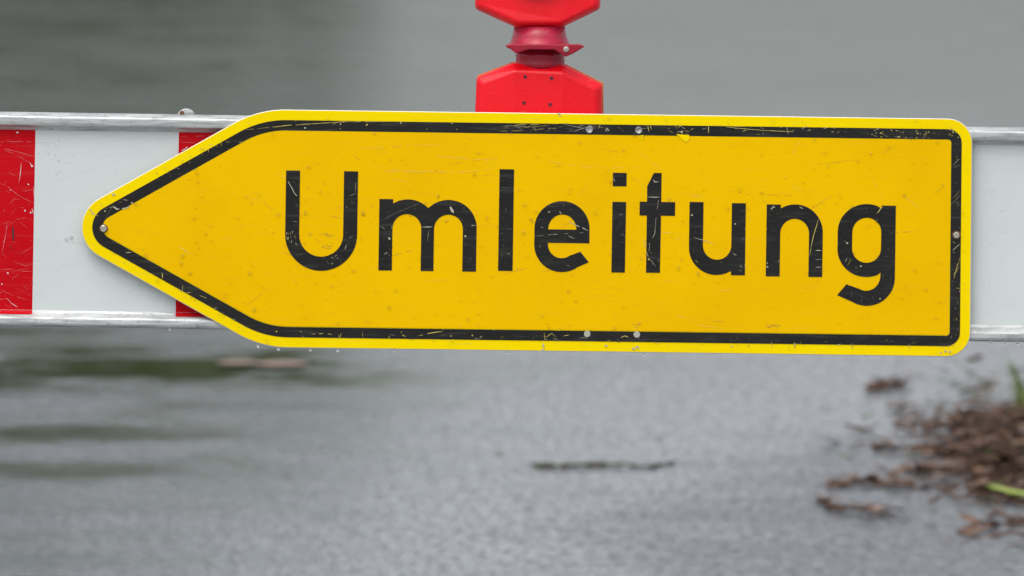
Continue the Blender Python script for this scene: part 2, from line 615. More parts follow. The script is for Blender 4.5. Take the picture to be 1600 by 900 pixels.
# u
W = 88
glyph([[(0, -113.5), (21.8, -113.5), (21.8, -46)] + arc(44.0, -46.5, 22.2, 22.7, 180, 360, 20)[1:-1] + [(66.2, -46), (66.2, -112.6), (88, -112.6), (88, 0), (66.2, 0), (66.2, -6)] +
       arc(43.0, -43, 43, 43, 300, 180, 20)], 1075.8, 429.0)
# n
glyph([[(0, -112.3), (22, -112.3), (22, -107)] + arc(44.8, -69, 43.4, 43.8, 121, 0, 24)[0:] + [(88.2, 0), (66.7, 0)] +
       arc(44.2, -67.2, 22.5, 23.2, 0, 180, 20) + [(21.7, 0), (0, 0)]], 1196.4, 431.6)
# g
glyph([[(67.8, -112), (90.3, -112), (90.3, 1)] + arc(46.5, 1.2, 43.8, 43.8, 0, -125, 26)[1:-1] + [(0.5, 29), (14.6, 11.8)] +
       arc(45.5, -1.5, 22.0, 23.0, 232, 352, 14)[1:] + [(67.9, -7.5)] +
       arc(45.2, -43.5, 45.2, 43.5, 300, 180, 18)[1:] + arc(45.2, -70.5, 45.2, 43.5, 180, 62, 18)[:-1] + [(67.8, -107.2)],
       arc(45.4, -70.0, 22.6, 22.6, 0, 180, 18) + arc(45.4, -45.0, 22.6, 22.8, 180, 360, 18)], 1307.9, 432.2)

# scratches that can be read one by one in the photograph: thin bare lines in the films
bm = bmesh.new()


def scr(pts, wd=1.2, mi=0, Y=YL - .00015):
    """a scratch: ribbon that thins out at both ends"""
    P = []
    for i in range(len(pts) - 1):
        a, b = Vector(pts[i]), Vector(pts[i + 1])
        m = max(2, int((b - a).length / 6))
        for k in range(m):
            P.append(a.lerp(b, k / m))
    P.append(Vector(pts[-1]))
    L = []
    for i, p in enumerate(P):
        d = (P[min(i + 1, len(P) - 1)] - P[max(i - 1, 0)]).normalized()
        nn = Vector((-d.y, d.x))
        u = i / (len(P) - 1)
        h = wd * .42 * (.2 + .75 * math.sin(math.pi * min(1, max(0, u))) ** .5) * random.uniform(.35, 1.1)
        q = p + nn * random.uniform(-.25, .25)
        L.append((bm.verts.new(at(*(q + nn * h), Y)), bm.verts.new(at(*(q - nn * h), Y))))
    brk = .3 if wd < 1.25 else .1
    for a, b in zip(L, L[1:]):
        if len(L) > 4 and random.random() < brk: continue
        bm.faces.new((a[0], a[1], b[1], b[0])).material_index = mi


def blot(x, y, r, mi=0, asp=1.0, Y=YL - .0001):
    k = 9
    a0 = random.random() * 6
    vs = []
    for i in range(k):
        a = a0 + i * 2 * math.pi / k
        rr = r * random.uniform(.45, 1.2)
        vs.append(bm.verts.new(at(x + rr * math.cos(a) * asp, y + rr * math.sin(a), Y)))
    bm.faces.new(vs).material_index = mi


YI = YF - .0009
# top border
scr([(384, 203), (450, 196), (540, 190), (606, 190)], 1.5)
scr([(352, 222), (366, 221.5), (382, 222.5)], 1.3)
scr([(512, 202), (520, 195), (530, 190)], 1.1)
for x, y in ((462, 189), (477, 200), (532, 194), (537, 190), (532, 201), (573, 195), (626, 193), (667, 202), (706, 193), (714, 202), (627, 191)):
    blot(x, y, random.uniform(.8, 1.7), random.choice((0, 1)))
scr([(790, 199), (815, 194), (850, 195)], 1.1)
for k in range(15):
    x = random.uniform(770, 900)
    scr([(x, random.uniform(192, 206)), (x + random.uniform(16, 46), random.uniform(192, 206))], random.uniform(.6, 1.3), random.choice((0, 0, 1, 2)))
for k in range(26):
    x = random.uniform(760, 1010)
    scr([(x, random.uniform(193, 207)), (x + random.uniform(2, 16), random.uniform(193, 207))], random.uniform(.5, 1.2), random.choice((0, 1, 2, 2)))
scr([(938, 193), (935, 201)], 2.2); scr([(1012, 195), (1014, 206)], 1.8); scr([(1016, 195), (1018, 203)], 1.6)
scr([(946, 206), (948, 200), (952, 205)], 2.2, 1); blot(1063, 196, 2, 0); blot(1065, 206, 2.2, 1)
scr([(1107, 195), (1107, 208)], 2.0)
scr([(1115, 194), (1135, 198), (1170, 202), (1200, 204), (1241, 206)], 1.5)
scr([(1140, 197), (1160, 198), (1175, 200)], 1.0)
scr([(1229, 198), (1232, 210)], 1.4, 1); scr([(1252, 202), (1262, 196)], 1, 1)
for k in range(70):
    x = random.uniform(1040, 1490)
    y = 195 + (x - 1000) * .0137 + random.uniform(0, 13)
    scr([(x, y), (x + random.uniform(-5, 9), y + random.uniform(-5, 5))], random.uniform(.5, 1.5), random.choice((0, 0, 1, 2)))
for k in range(26):
    x = random.uniform(1360, 1500)
    y = 198 + (x - 1000) * .0137 + random.uniform(0, 12)
    blot(x, y, random.uniform(.5, 1.5), random.choice((0, 0, 1)))
# right border
for y0 in (258, 262, 310, 318, 390, 392, 430):
    scr([(1489, y0), (1500, y0 - random.uniform(3, 16))], 1.0, random.choice((0, 1)))
scr([(1489, 442), (1494, 420), (1501, 400)], 1.7); scr([(1491, 432), (1496, 414), (1501, 404)], 1.2)
for k in range(34):
    y = random.uniform(225, 535)
    x = random.uniform(1487, 1500)
    scr([(x, y), (x + random.uniform(-4, 4), y + random.uniform(-6, 6))], random.uniform(.5, 1.4), random.choice((0, 1, 2)))
# bottom border
scr([(486, 522), (505, 521), (520, 522.5)], 1.7, 0); scr([(653, 525), (675, 520), (692, 518)], 1.8, 0)
scr([(534, 520), (530, 529)], 1.8); scr([(529, 522), (530, 529)], 1.3); scr([(566, 519), (567, 527)], 1.2)
for x, y in ((470, 518), (608, 527), (627, 519), (630, 524), (705, 525), (738, 524), (432, 518), (473, 526)):
    blot(x, y, random.uniform(.8, 1.6), 0)
scr([(852, 528), (862, 521), (870, 527)], 1.3); scr([(880, 525), (890, 523)], 1.5); scr([(850, 519), (851, 531)], 2.2, 0)
scr([(970, 528), (976, 525), (982, 527)], 2.3, 0)
for k in range(70):
    x = random.uniform(600, 1480)
    y = 517 + (x - 440) * .0137 + random.uniform(2, 13)
    scr([(x, y), (x + random.uniform(-7, 12), y + random.uniform(-4, 4))], random.uniform(.5, 1.3), random.choice((0, 1, 2, 2)))
for k in range(7):
    x = random.choice((1150, 1182, 1205, 1240, 1246, 1330, 1420)) + random.uniform(-2, 2)
    y = 529 + (x - 440) * .0137 * .9
    scr([(x, y - 4), (x + 1, y + 6)], 1.5, 0)
# diagonal borders
for u in [random.random() for _ in range(48)]:
    x = 150 + u * 240
    if random.random() < .5: y = 330 - (x - 150) * .562 + random.uniform(-6, 6)
    else: y = 382 + (x - 150) * .562 + random.uniform(-4, 6)
    scr([(x, y), (x + random.uniform(-4, 8), y + random.uniform(-3, 4))], random.uniform(.6, 1.5), random.choice((0, 1, 2)))
scr([(253, 425), (254, 436)], 1.8, 0); scr([(286, 445), (285, 456)], 1.3, 0); scr([(288, 458), (300, 457)], 1.3, 0)
scr([(306, 460), (318, 464), (326, 468)], 1.2, 0); scr([(196, 395), (206, 394)], 1.8, 1)
scr([(176, 322), (183, 327), (187, 326)], 3.2, 1); scr([(190, 326), (197, 325), (203, 322)], 3.0, 1)
scr([(192, 312), (200, 313)], 1.6, 1); blot(206, 317, 1.6, 1); blot(164, 330, 1.5, 1); blot(152, 337, 1.2, 1)
scr([(325, 231), (326, 238)], 2.0, 0); scr([(347, 217), (345, 229)], 1.6, 0)
# letters, ones that stand out
scr([(446, 277), (454, 290), (460, 302), (468, 310)], 1.8, 1)
for k in range(16):
    a = (random.uniform(447, 463), random.uniform(359, 378))
    scr([a, (a[0] + random.uniform(-2, 2), a[1] + random.uniform(2, 7))], random.uniform(.7, 1.8), random.choice((0, 1, 1)))
scr([(535, 377), (545, 372), (557, 366)], 2.2, 2); scr([(545, 306), (558, 302)], 1, 1); scr([(556, 284), (555, 300)], 1.1, 1)
scr([(541, 382), (539, 390)], 1.8, 1); scr([(503, 402), (511, 408), (517, 417)], 1.5, 2); scr([(462, 400), (478, 395)], 1.2, 2)
for k in range(14):
    a = (random.uniform(515, 536), random.uniform(398, 412))
    scr([a, (a[0] + random.uniform(-4, 6), a[1] + random.uniform(-4, 4))], random.uniform(.6, 1.2), random.choice((1, 2)))
scr([(596, 345), (620, 332), (655, 318)], 1.8, 2)
scr([(702, 320), (705, 326), (709, 333)], 5.5, 1); blot(608, 373, 2.2, 1); scr([(658, 355), (676, 354.5)], 1.9, 1); blot(727, 369, 2.0, 1)
scr([(670, 360), (668, 378)], 1.1, 1); scr([(658, 421), (676, 421)], 1.0, 2); scr([(724, 421), (742, 421)], 1.0, 2); scr([(600, 398), (606, 394)], 1.4, 1)
scr([(723, 378), (741, 386)], 1.0, 2); scr([(736, 352), (742, 352)], 1.5, 1)
scr([(874, 330), (877, 334)], 4.0, 1); scr([(888, 346), (900, 352), (910, 356), (920, 361)], 2.2, 1)
scr([(855, 322), (872, 323)], 1.5, 2); scr([(839, 344), (850, 343)], 1.5, 2); scr([(836, 369), (870, 366), (918, 363)], 1.0, 1)
scr([(856, 332), (860, 330)], 2.0, 1); scr([(888, 368), (897, 373)], 1.2, 1); scr([(885, 414), (890, 416)], 1.3, 1)
scr([(958, 278), (961, 284)], 2.4, 1); scr([(966, 273), (975, 276)], 1.1, 2); scr([(956, 346), (961, 340)], 1.1, 2)
scr([(1010.5, 308), (1031, 308)], 2.0, 1); scr([(1019, 278), (1023, 284), (1030, 284)], 2.0, 1); scr([(1030, 306), (1025, 340), (1023, 365), (1015, 380), (1013, 404)], 1.0, 1)
scr([(1005, 373), (1012, 400), (1025, 417)], 1.1, 1); blot(1014, 405, 2.0, 0); blot(954, 389, .9, 0)
scr([(785, 373), (789, 376)], 1.4, 2); scr([(779, 292), (800, 294)], .9, 2)
for bx0, bx1, by0, by1, cnt in ((779, 801, 268, 420, 34), (447, 468, 270, 350, 8), (538, 559, 270, 390, 14), (592, 613, 330, 420, 12), (725, 744, 350, 418, 8), (955, 976, 318, 422, 26),
                                (1011, 1031, 320, 420, 14), (838, 856, 345, 395, 8), (1078, 1098, 320, 400, 12), (1146, 1165, 320, 425, 18), (1199, 1219, 325, 428, 16), (1265, 1286, 350, 430, 16),
                                (1310, 1330, 340, 410, 12), (1379, 1397, 330, 450, 18), (1330, 1376, 458, 474, 10)):
    for k in range(int(cnt * .8)):
        a = (random.uniform(bx0, bx1), random.uniform(by0, by1))
        l_ = random.uniform(2, 10)
        an = random.choice((random.uniform(-.25, .25), random.uniform(-1.7, -1.2), random.uniform(.3, .8)))
        b2 = (min(bx1, max(bx0, a[0] + l_ * math.cos(an))), min(by1, max(by0, a[1] + l_ * math.sin(an))))
        if abs(a[0] - b2[0]) + abs(a[1] - b2[1]) > 1: scr([a, b2], random.uniform(.35, .8), random.choice((2, 2, 2, 2, 1)))
blot(1081, 336, 1.6, 1); blot(1158, 416, 2.3, 2); blot(1149, 350, 1.5, 1)
scr([(1084, 371), (1098, 375), (1116, 381)], 1.4, 1); scr([(1145, 396), (1151, 399)], 1.8, 1); scr([(1086, 406), (1092, 411)], 1.6, 0)
scr([(1204, 328), (1209, 322), (1211, 325)], 2.0, 1); scr([(1249, 323), (1255, 326)], 3.0, 1); scr([(1279, 341), (1276, 352), (1270, 372), (1265, 400)], 1.5, 0)
for yy in (391.5, 405.5, 417.5): scr([(1274, yy), (1284, yy)], 1.8, 1)
blot(1199, 411, 1.5, 1); blot(1199, 417, 1.5, 1); scr([(1209, 407), (1218, 411)], 1.0, 2)
scr([(1370, 334), (1376, 326), (1380, 322)], 2.0, 0); scr([(1324, 415), (1330, 405)], 1.6, 0); blot(1324, 380, 2, 1); blot(1345, 416, 1.6, 1)
scr([(1320, 410), (1324, 402)], 1, 1); scr([(1330, 452), (1332, 466)], 1.6, 2); scr([(1347, 461), (1346, 474)], 1.8, 2); blot(1375, 467, 1.4, 1)
# the yellow tear at the top border and grey chips on the rims
bm.faces.new([bm.verts.new(at(x, y, YL - .0002)) for x, y in ((1056, 209.5), (1077, 211), (1077, 217), (1072, 222.5), (1067, 219), (1062, 214))]).material_index = 3
bm.faces.new([bm.verts.new(at(x, y, YL - .0002)) for x, y in ((1001, 211), (1006, 211), (1005.5, 218), (1002.5, 218))]).material_index = 3
for x, y, r, m in ((873.5, 177.5, 1.8, 4), (875, 181, 1.2, 4), (177, 304, 2.2, 4), (141, 328, 1.4, 4), (145, 334, 1.4, 4), (849, 540, 2.2, 4), (848, 546, 1.5, 4), (996, 542, 2.6, 4), (990, 545, 2, 4), (947, 540, 1.6, 4),
                   (1143, 541, 1.4, 4), (1477, 549, 2.0, 4), (1484, 550, 1.6, 4), (1470, 551, 1.5, 4), (1035, 178, 1.4, 4)):
    blot(x, y, r, m, 1.4)
scr([(141, 326), (144, 333), (150, 336)], 1.6, 4); scr([(849, 534), (850, 547)], 1.6, 4)
# pale scuffs over the yellow field
for pts, wd in (([(1250, 219), (1242, 232), (1238, 248)], 1.2), ([(600, 268), (720, 269), (770, 265)], .9), ([(280, 385), (290, 392), (298, 398)], 1.5), ([(680, 243), (740, 250), (790, 246)], .8),
                ([(1170, 337), (1178, 352), (1182, 366)], .9), ([(590, 258), (610, 266), (700, 268)], .7), ([(560, 232), (640, 227), (690, 228)], .7), ([(840, 250), (920, 262), (1000, 262)], .6),
                ([(430, 272), (440, 275), (446, 278)], 1.2), ([(1030, 362), (1060, 366)], .9)):
    scr(pts, wd, 5, YI)
for k in range(60):
    a = (random.uniform(330, 1480), random.uniform(215, 512))
    an = random.gauss(0, .5)
    l_ = random.uniform(8, 60)
    scr([a, (a[0] + l_ * math.cos(an) * .9, min(514, max(214, a[1] + l_ * math.sin(an))))], random.uniform(.35, .8), random.choice((5, 6)), YI)
# smudged grey print marks inside the U and below on the right, dirt near the border
for bx, by, nx in ((484, 367, 2), (503, 367, 3), (514, 367, 2), (507, 386, 4), (1200, 509, 4), (1210, 508.5, 4), (992, 508, 3)):
    for k in range(nx * 2):
        a = (bx + random.uniform(-5, 6), by + random.uniform(-2.5, 2.5))
        scr([a, (a[0] + random.uniform(3, 7), a[1] + random.uniform(-1, 1))], 1.1, 6, YI)
M['scuff'] = simple('scuff_pale', (.86, .62, .10), .6)
M['scuffdark'] = simple('scuff_dark', (.42, .26, .03), .6)
M['chip'] = simple('chip_grey', (.42, .42, .34), .6)
link('scratch_marks', bm, [M['scratch'], M['scratch_pale'], M['scratch_dim'], M['rim'], M['chip'], M['scuff'], M['scuffdark']], sign)

# bolts, rivets and mounting holes
for x, y in ((162, 357), (1494.3, 367.3)):
    bm = bmesh.new()
    c = at(x, y, YF - .0006)
    lathe(bm, c, (0, -1, 0), [(0, 0), (.0060, 0), (.0060, .0009), (.0045, .0011)], 24, 1)
    lathe(bm, c + Vector((0, -.001, 0)), (0, -1, 0), [(.0046, 0), (.0046, .0026), (.0040, .0030), (.0026, .0030), (.0024, .0018), (0, .0018)], 6 if x > 900 else 18, 0)
    link('bolt', bm, [M['zinc'], M['rust']], sign)
for x, y in ((920.8, 202.6), (998, 203.6)):
    bm = bmesh.new()
    c = at(x, y, YL)
    lathe(bm, c, (0, -1, 0), [(0, 0.0002), (.0034, .0002), (.0036, .0008), (.0044, .0010), (.0048, .0006), (.0050, 0)], 24, 0)
    link('rivet', bm, [M['steel']], sign, smooth=True)
for x, y in ((917.5, 521.8), (995, 522.8)):
    bm = bmesh.new()
    c = at(x, y, YL)
    lathe(bm, c, (0, -1, 0), [(0, .0003), (.0042, .0003), (.0046, 0)], 22, 0)
    link('hole_plug', bm, [M['chip']], sign)

# scuffs on the striped board, part of its film
bm = panel_bm
YP = -.0006
M['scuffpink'] = simple('scuff_pink', (.70, .15, .15), .5)
M['scuffwhite'] = simple('scuff_white', (.74, .70, .69), .5)
M['scuffgrey'] = simple('scuff_grey', (.50, .54, .53), .6)
M['scuffblack'] = simple('scuff_black', (.05, .012, .012), .6)
for pts, wd, mi in (([(0, 222), (30, 221), (55, 222)], 1.5, 0), ([(0, 231), (28, 237), (53, 245)], 1.5, 0), ([(8, 234), (34, 247), (52, 258)], 1.1, 0), ([(0, 286), (12, 292), (30, 306), (53, 318)], 1.5, 0),
                    ([(33, 254), (32, 270), (30, 284)], 2.0, 1), ([(47, 254), (50, 261), (51, 258)], 3.4, 1), ([(24, 308), (12, 322), (4, 332)], 1.2, 0), ([(30, 300), (42, 298), (53, 296)], 1.1, 0),
                    ([(50, 326), (52, 334)], 3.0, 1), ([(11, 349), (10, 362), (3, 396)], 2.0, 0), ([(20, 352), (21, 378)], 4.5, 3), ([(15, 386), (21, 388)], 2.5, 3), ([(0, 352), (20, 344), (52, 338)], 1.0, 0),
                    ([(10, 466), (18, 474), (28, 480)], 1.8, 1), ([(14, 440), (34, 424), (50, 424)], 1.1, 0), ([(0, 452), (20, 462), (48, 470)], 1.0, 0), ([(20, 408), (40, 416), (52, 412)], 1.0, 0),
                    ([(279, 214), (300, 213), (330, 212)], 1.1, 0), ([(283, 236), (290, 232), (293, 229)], 3.0, 1), ([(280, 222), (312, 224)], 1.0, 0),
                    ([(55, 222), (70, 222), (82, 221)], 1.2, 1), ([(60, 244), (95, 250), (140, 262)], 1.0, 1), ([(66, 288), (105, 276), (150, 262)], 1.0, 1), ([(150, 246), (180, 240), (225, 238)], .9, 1),
                    ([(62, 372), (110, 378), (165, 380)], .9, 1), ([(200, 230), (222, 242)], .8, 1), ([(70, 428), (100, 415), (125, 412)], .9, 2), ([(213, 448), (222, 442)], 1.6, 2), ([(60, 455), (64, 451)], 1.2, 2),
                    ([(65, 236), (60, 240)], 1.2, 2), ([(112, 240), (118, 246)], 1.0, 2), ([(1574, 322), (1580, 330), (1577, 340)], 1.2, 2), ([(1560, 330), (1572, 326)], .9, 1), ([(1540, 370), (1536, 395)], .9, 1),
                    ([(1550, 480), (1570, 476)], .9, 1), ([(1528, 300), (1545, 296), (1590, 300)], .8, 1)):
    scr(pts, wd * .8, mi + 3, YP)
for k in range(34):
    a = (random.uniform(0, 48), random.uniform(206, 480))
    an = random.gauss(.2, .6)
    l_ = random.uniform(4, 26)
    scr([a, (min(52, a[0] + l_ * math.cos(an)), min(482, max(206, a[1] + l_ * math.sin(an))))], random.uniform(.3, .6), 3, YP)
for x, y, q, mi in ((27, 207, 2, 1), (44, 288, 1.5, 1), (48, 332, 1.6, 1), (12, 427, 1.4, 1), (3, 444, 1.2, 1), (17, 297, 1, 1), (39, 329, 1.4, 1), (202, 456, 1.6, 2), (118, 472, 1.3, 2), (75, 416, 1.0, 2), (173, 213, 1.4, 2), (80, 222, 1.2, 2), (1560, 250, 1.2, 2), (1522, 230, 2.2, 2), (1530, 226, 1.5, 2)):
    blot(x, y, q, mi + 3, 1, YP)
link('panel', bm, [M['red'], M['white'], M['alu'], M['scuffpink'], M['scuffwhite'], M['scuffgrey'], M['scuffblack']], board)

# ------------------------------------------------------------------ red warning lamp
LF = .026
lamp = empty('warning_lamp', at(842, 345, .06))
tag(lamp, 'red plastic warning lamp with octagonal head rising behind the top edge of the sign', 'warning lamp')


def shell(bm, out, Yb, Yf, inset, dip, order, mi=0):
    c = Vector((842, sum(p[1] for p in out) / len(out)))
    o_ = [Vector(p) for p in out]
    F = []
    for i, p in enumerate(o_):
        q = p + (c - p).normalized() * inset
        F.append(q)
    k = len(out)
    vb = [bm.verts.new(at(p.x, p.y, Yb)) for p in o_]
    vm = [bm.verts.new(at(p.x, p.y, Yf + .016)) for p in o_]
    vf = [bm.verts.new(at(p.x, p.y, Yf + (dip if i in order else 0))) for i, p in enumerate(F)]
    for a, b in ((vb, vm), (vm, vf)):
        for i in range(k):
            bm.faces.new((a[i], a[(i + 1) % k], b[(i + 1) % k], b[i])).material_index = mi
    return vb, vf


bm = bmesh.new()
HS = [(801, 98.6), (883, 101.8), (940.5, 131.5), (941.5, 330), (883, 346), (799, 345), (736, 328), (744.5, 121)]
vb, vf = shell(bm, HS, .105, LF, 12, .007, (2, 3, 6, 7))
for q in ((0, 1, 4, 5), (0, 5, 6, 7), (1, 2, 3, 4)):
    bm.faces.new([vf[i] for i in q])
bm.faces.new(vb)
bevel(link('housing', bm, M['redplastic'], lamp, smooth=False), .0032, 4, 12)
# rear cover, seen as a thin amber edge on the right and pale on the left
bm = bmesh.new()
loops_prism(bm, [[(802, 97.0), (884, 100.4), (942.8, 130.2), (943.4, 330), (886, 345), (801, 344), (740, 326), (746.5, 118.5)]], .088, .118)
bm.faces.new([bm.verts.new(at(x, y, .1185)) for x, y in ((802, 97), (884, 100.4), (942.8, 130.2), (943.4, 330), (886, 345), (801, 344), (740, 326), (746.5, 118.5))])
link('rear_cover', bm, M['amber'], lamp)
for x, y in ((820.7, 120), (861.8, 122.2), (818.9, 160.7), (859.6, 163.3)):
    bm = bmesh.new()
    c = at(x, y, LF)
    lathe(bm, c, (0, -1, 0), [(0, .0003), (.0016, .0003)], 14, 0)
    lathe(bm, c, (0, -1, 0), [(.0016, .0003), (.0022, .0008), (.0029, .0004), (.0031, -.0006)], 14, 1)
    link('screw_hole', bm, [M['hole'], M['darkred']], lamp, smooth=True)
# neck collar
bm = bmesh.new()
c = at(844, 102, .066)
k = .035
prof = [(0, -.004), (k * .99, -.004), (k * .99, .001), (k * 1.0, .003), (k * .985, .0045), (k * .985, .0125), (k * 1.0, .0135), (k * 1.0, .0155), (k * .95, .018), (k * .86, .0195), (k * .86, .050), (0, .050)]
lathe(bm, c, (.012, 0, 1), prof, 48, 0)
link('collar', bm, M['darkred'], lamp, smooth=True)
# ribs on the collar are part of the flange plate above it
bm = bmesh.new()
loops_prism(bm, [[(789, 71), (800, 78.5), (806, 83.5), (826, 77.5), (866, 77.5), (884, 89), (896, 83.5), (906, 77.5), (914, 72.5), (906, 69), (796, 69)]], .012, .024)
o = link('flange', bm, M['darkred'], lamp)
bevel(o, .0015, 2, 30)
bm = bmesh.new()
lathe(bm, at(884.5, 76.8, .0115), (0, -1, 0), [(0, 0), (.0040, 0), (.0040, .001), (.0028, .0012), (.0028, .003), (.0015, .0032), (.0013, .0022), (0, .0022)], 18)
link('bolt', bm, M['zinc'], lamp)
# octagonal lamp head, cropped by the top of the picture
bm = bmesh.new()
HH = [(806, 43), (878, 43), (938, 14), (941, -120), (884, -152), (800, -152), (742, -120), (742, 14)]
vb, vf = shell(bm, HH, .105, LF, 7, .004, (2, 3, 6, 7))
bm.faces.new(vf)
bm.faces.new(vb)
head = bevel(link('lamp_head', bm, M['redplastic'], lamp), .005, 4, 12)
bm = bmesh.new()
lathe(bm, at(842, -68, LF), (0, -1, 0), [(.058, 0), (.058, .004), (.053, .009), (.036, .015), (.016, .018), (0, .019)], 48)
link('lens', bm, M['lens'], head, smooth=True)
bm = bmesh.new()
lathe(bm, at(843, 74, .066), (0.0, 0, 1), [(0, -.001), (.046, -.001), (.047, .001), (.042, .007), (.038, .016), (.036, .030), (0, .030)], 40)
link('neck', bm, M['pinkplastic'], lamp, smooth=True)
# hook that carries the lamp over the top rail
bm = bmesh.new()
p = at(842, 300, 0)
box(bm, (p.x - .02, .0245, p.z), (p.x + .02, .0275, p.z + .07))
link('hook', bm, M['steel'], lamp)

# ------------------------------------------------------------------ rain
t_bm = bmesh.new()


def cap(bm, c, r, flat=.45, tall=1.15, n=8):
    lathe(bm, c, (0, -1, 0), [(r, -.0002), (r * .92, r * flat * .45), (r * .6, r * flat * .85), (0, r * flat)], n)


def inside_sign(x, y):
    return (y > 355 - (x - 90) * .56 and y < 355 + (x - 90) * .56 and 175 + (x - 430) * .0135 < y < 540 + (x - 430) * .0135 and x < 1512)


for k in range(620):
    x, y = random.uniform(0, 1600), random.uniform(180, 555)
    if inside_sign(x, y):
        cap(t_bm, at(x, y, YL - .0001), random.choice((.0007, .0009, .0011, .0014, .0021)))
    elif 204 + SL * x < y < 482 + SL * x:
        cap(t_bm, at(x, y, -.0002), random.choice((.0006, .0007, .0009, .0011)))
for x, y in ((390, 427), (435, 336), (477, 333), (545, 380), (567, 333), (818, 363), (820, 320), (1370, 345), (1060, 419), (297, 427), (283, 412), (285, 400), (397, 484), (608, 480), (112, 371), (104, 374), (228, 399), (246, 438)):
    cap(t_bm, at(x, y, YL - .0001 if inside_sign(x, y) else -.0002), .0026, .5, n=14)
o = link('raindrops', t_bm, M['water'], smooth=True)
tag(o, 'tiny clear raindrops beading all over the sign and the striped board', 'raindrops', kind='stuff')
for x, y in ((403, 539.5), (435, 544.0), (485, 545.5), (528, 546), (616, 547.3), (795, 550), (1006, 553), (1452, 557.5), (1352, 557.3), (349, 509.5), (1548, 533.5), (1570, 534), (1590, 534.2), (1113, 554), (265, 513.5)):
    bm = bmesh.new()
    r = random.uniform(.0017, .0026)
    lathe(bm, at(x, y, YF + .001), (0, 0, -1), [(0, -.001), (r * .75, -.0005), (r, r * .5), (r * .95, r), (r * .6, r * 1.5), (0, r * 1.75)], 12)
    o = link('hanging_drop', bm, M['water'], smooth=True, origin=at(x, y, YF + .001))
    tag(o, 'clear water drop hanging from a lower metal edge', 'water drop', 'water drops hanging from lower edges')

# ------------------------------------------------------------------ things lying on the road


def twig(name, pts, r0, r1, mat, label, cat, lift=0.0, wig=.6, group=None, z=None):
    P = []
    for i in range(len(pts) - 1):
        for k in range(5):
            u = k / 5
            P.append((pts[i][0] * (1 - u) + pts[i + 1][0] * u, pts[i][1] * (1 - u) + pts[i + 1][1] * u))
    P.append(pts[-1])
    W_ = []
    N = len(P)
    for i, (x, y) in enumerate(P):
        g = gnd(x, y)
        rr = r0 + (r1 - r0) * i / (N - 1)
        W_.append(g + Vector((0, 0, rr * .9 + lift * math.sin(math.pi * i / (N - 1)))) + Vector((random.gauss(0, 1) * rr * wig, random.gauss(0, 1) * rr * wig * 2, 0)))
    bm = bmesh.new()
    tube(bm, W_, [(r0 + (r1 - r0) * i / (N - 1)) * random.uniform(.55, 1.35) for i in range(N)], 8)
    o = link(name, bm, mat, smooth=True, origin=Vector((W_[0].x, W_[0].y, 0)))
    tag(o, label, cat, group)
    return o


twig('twig', [(833, 730), (880, 732), (930, 729), (975, 729), (1010, 733), (1052, 725)], .0068, .0042, M['twig'],
     'dark mossy stick lying alone on the wet road below the sign', 'twig', .002, .3)
random.seed(21)
brown = [
    ([(1362, 702), (1420, 706), (1470, 712), (1530, 706)], .011, .008, 'longest brown twig reaching left from the soil heap'),
    ([(1440, 672), (1490, 674), (1560, 668)], .010, .007, 'brown twig lying just above the longest twig by the heap'),
    ([(1290, 760), (1350, 757), (1395, 762), (1450, 764)], .009, .006, 'reddish brown twig lying left of the heap below the longest twig'),
    ([(1278, 788), (1320, 800), (1360, 804), (1400, 806)], .009, .005, 'lowest reddish twig on the road in the bottom right'),
    ([(1420, 738), (1470, 742), (1520, 740)], .009, .006, 'short mossy brown twig against the lower edge of the heap'),
    ([(1360, 610), (1390, 604), (1412, 600)], .013, .008, 'farthest small twig under the right end of the sign'),
]
for pts, a, b, lab in brown:
    twig('twig', pts, a * .8, b * .45, M['twigbrown'], lab, 'twig', .006, 1.1)


def leaf_geo(bm, c, L, Wd, rot, curl, tilt, mi=0):
    """a curled leaf with a pointed outline"""
    mt = Matrix.Translation(c) @ Matrix.Rotation(rot, 4, 'Z') @ Matrix.Rotation(tilt, 4, 'Y')
    rows = []
    for i in range(6):
        u = i / 5
        hw = Wd * .5 * math.sin(math.pi * (.04 + .92 * u)) ** .8
        zc = curl * L * (u - .5) ** 2
        rows.append([bm.verts.new(mt @ Vector(((u - .5) * L, s_ * hw, zc + curl * abs(s_) * hw * .8))) for s_ in (-1, -.4, .4, 1)])
    for a, b in zip(rows, rows[1:]):
        for k in range(3):
            bm.faces.new((a[k], a[k + 1], b[k + 1], b[k])).material_index = mi


spots = [(1030, 685, 'small dark leaf alone on the road above the stick', .030, 'leafbrown'),
         (448, 745, 'small dark leaf on the road at the lower left', .028, 'leafbrown'),
         (1415, 640, 'brown leaf lying above the twigs near the heap', .055, 'leafbrown'),
         (780, 710, 'faint pale leaf left of the stick', .035, 'leafpink'),
         (1550, 590, 'pale reddish leaf under the grass tuft at the right', .05, 'leafpink'),
         (965, 772, 'tiny tan leaf below the stick', .016, 'leafpink'),
         (1340, 742, 'tiny yellowish leaf above the reddish twig', .02, 'grass')]
for x, y, lab, L, mt in spots:
    bm = bmesh.new()
    g = gnd(x, y)
    leaf_geo(bm, g + Vector((0, 0, L * .12)), L, L * .5, random.uniform(-.4, .4), .5, random.uniform(-.2, .2))
    tag(link('dead_leaf', bm, M[mt], origin=g), lab, 'leaf')
# pale puddle-side leaves on the left, far
for x, y, L, lab in ((372, 570, .34, 'left one of two pale flat leaves on the far wet road'), (440, 572, .42, 'right one of two pale flat leaves on the far wet road'),
                     (320, 617, .07, 'small cream leaf in front of the two pale leaves')):
    bm = bmesh.new()
    g = gnd(x, y)
    leaf_geo(bm, g + Vector((0, 0, .006)), L * .4, L * .4, random.uniform(-.2, .2), .05, 0)
    tag(link('dead_leaf', bm, M['leafpink'], origin=g), lab, 'leaf')

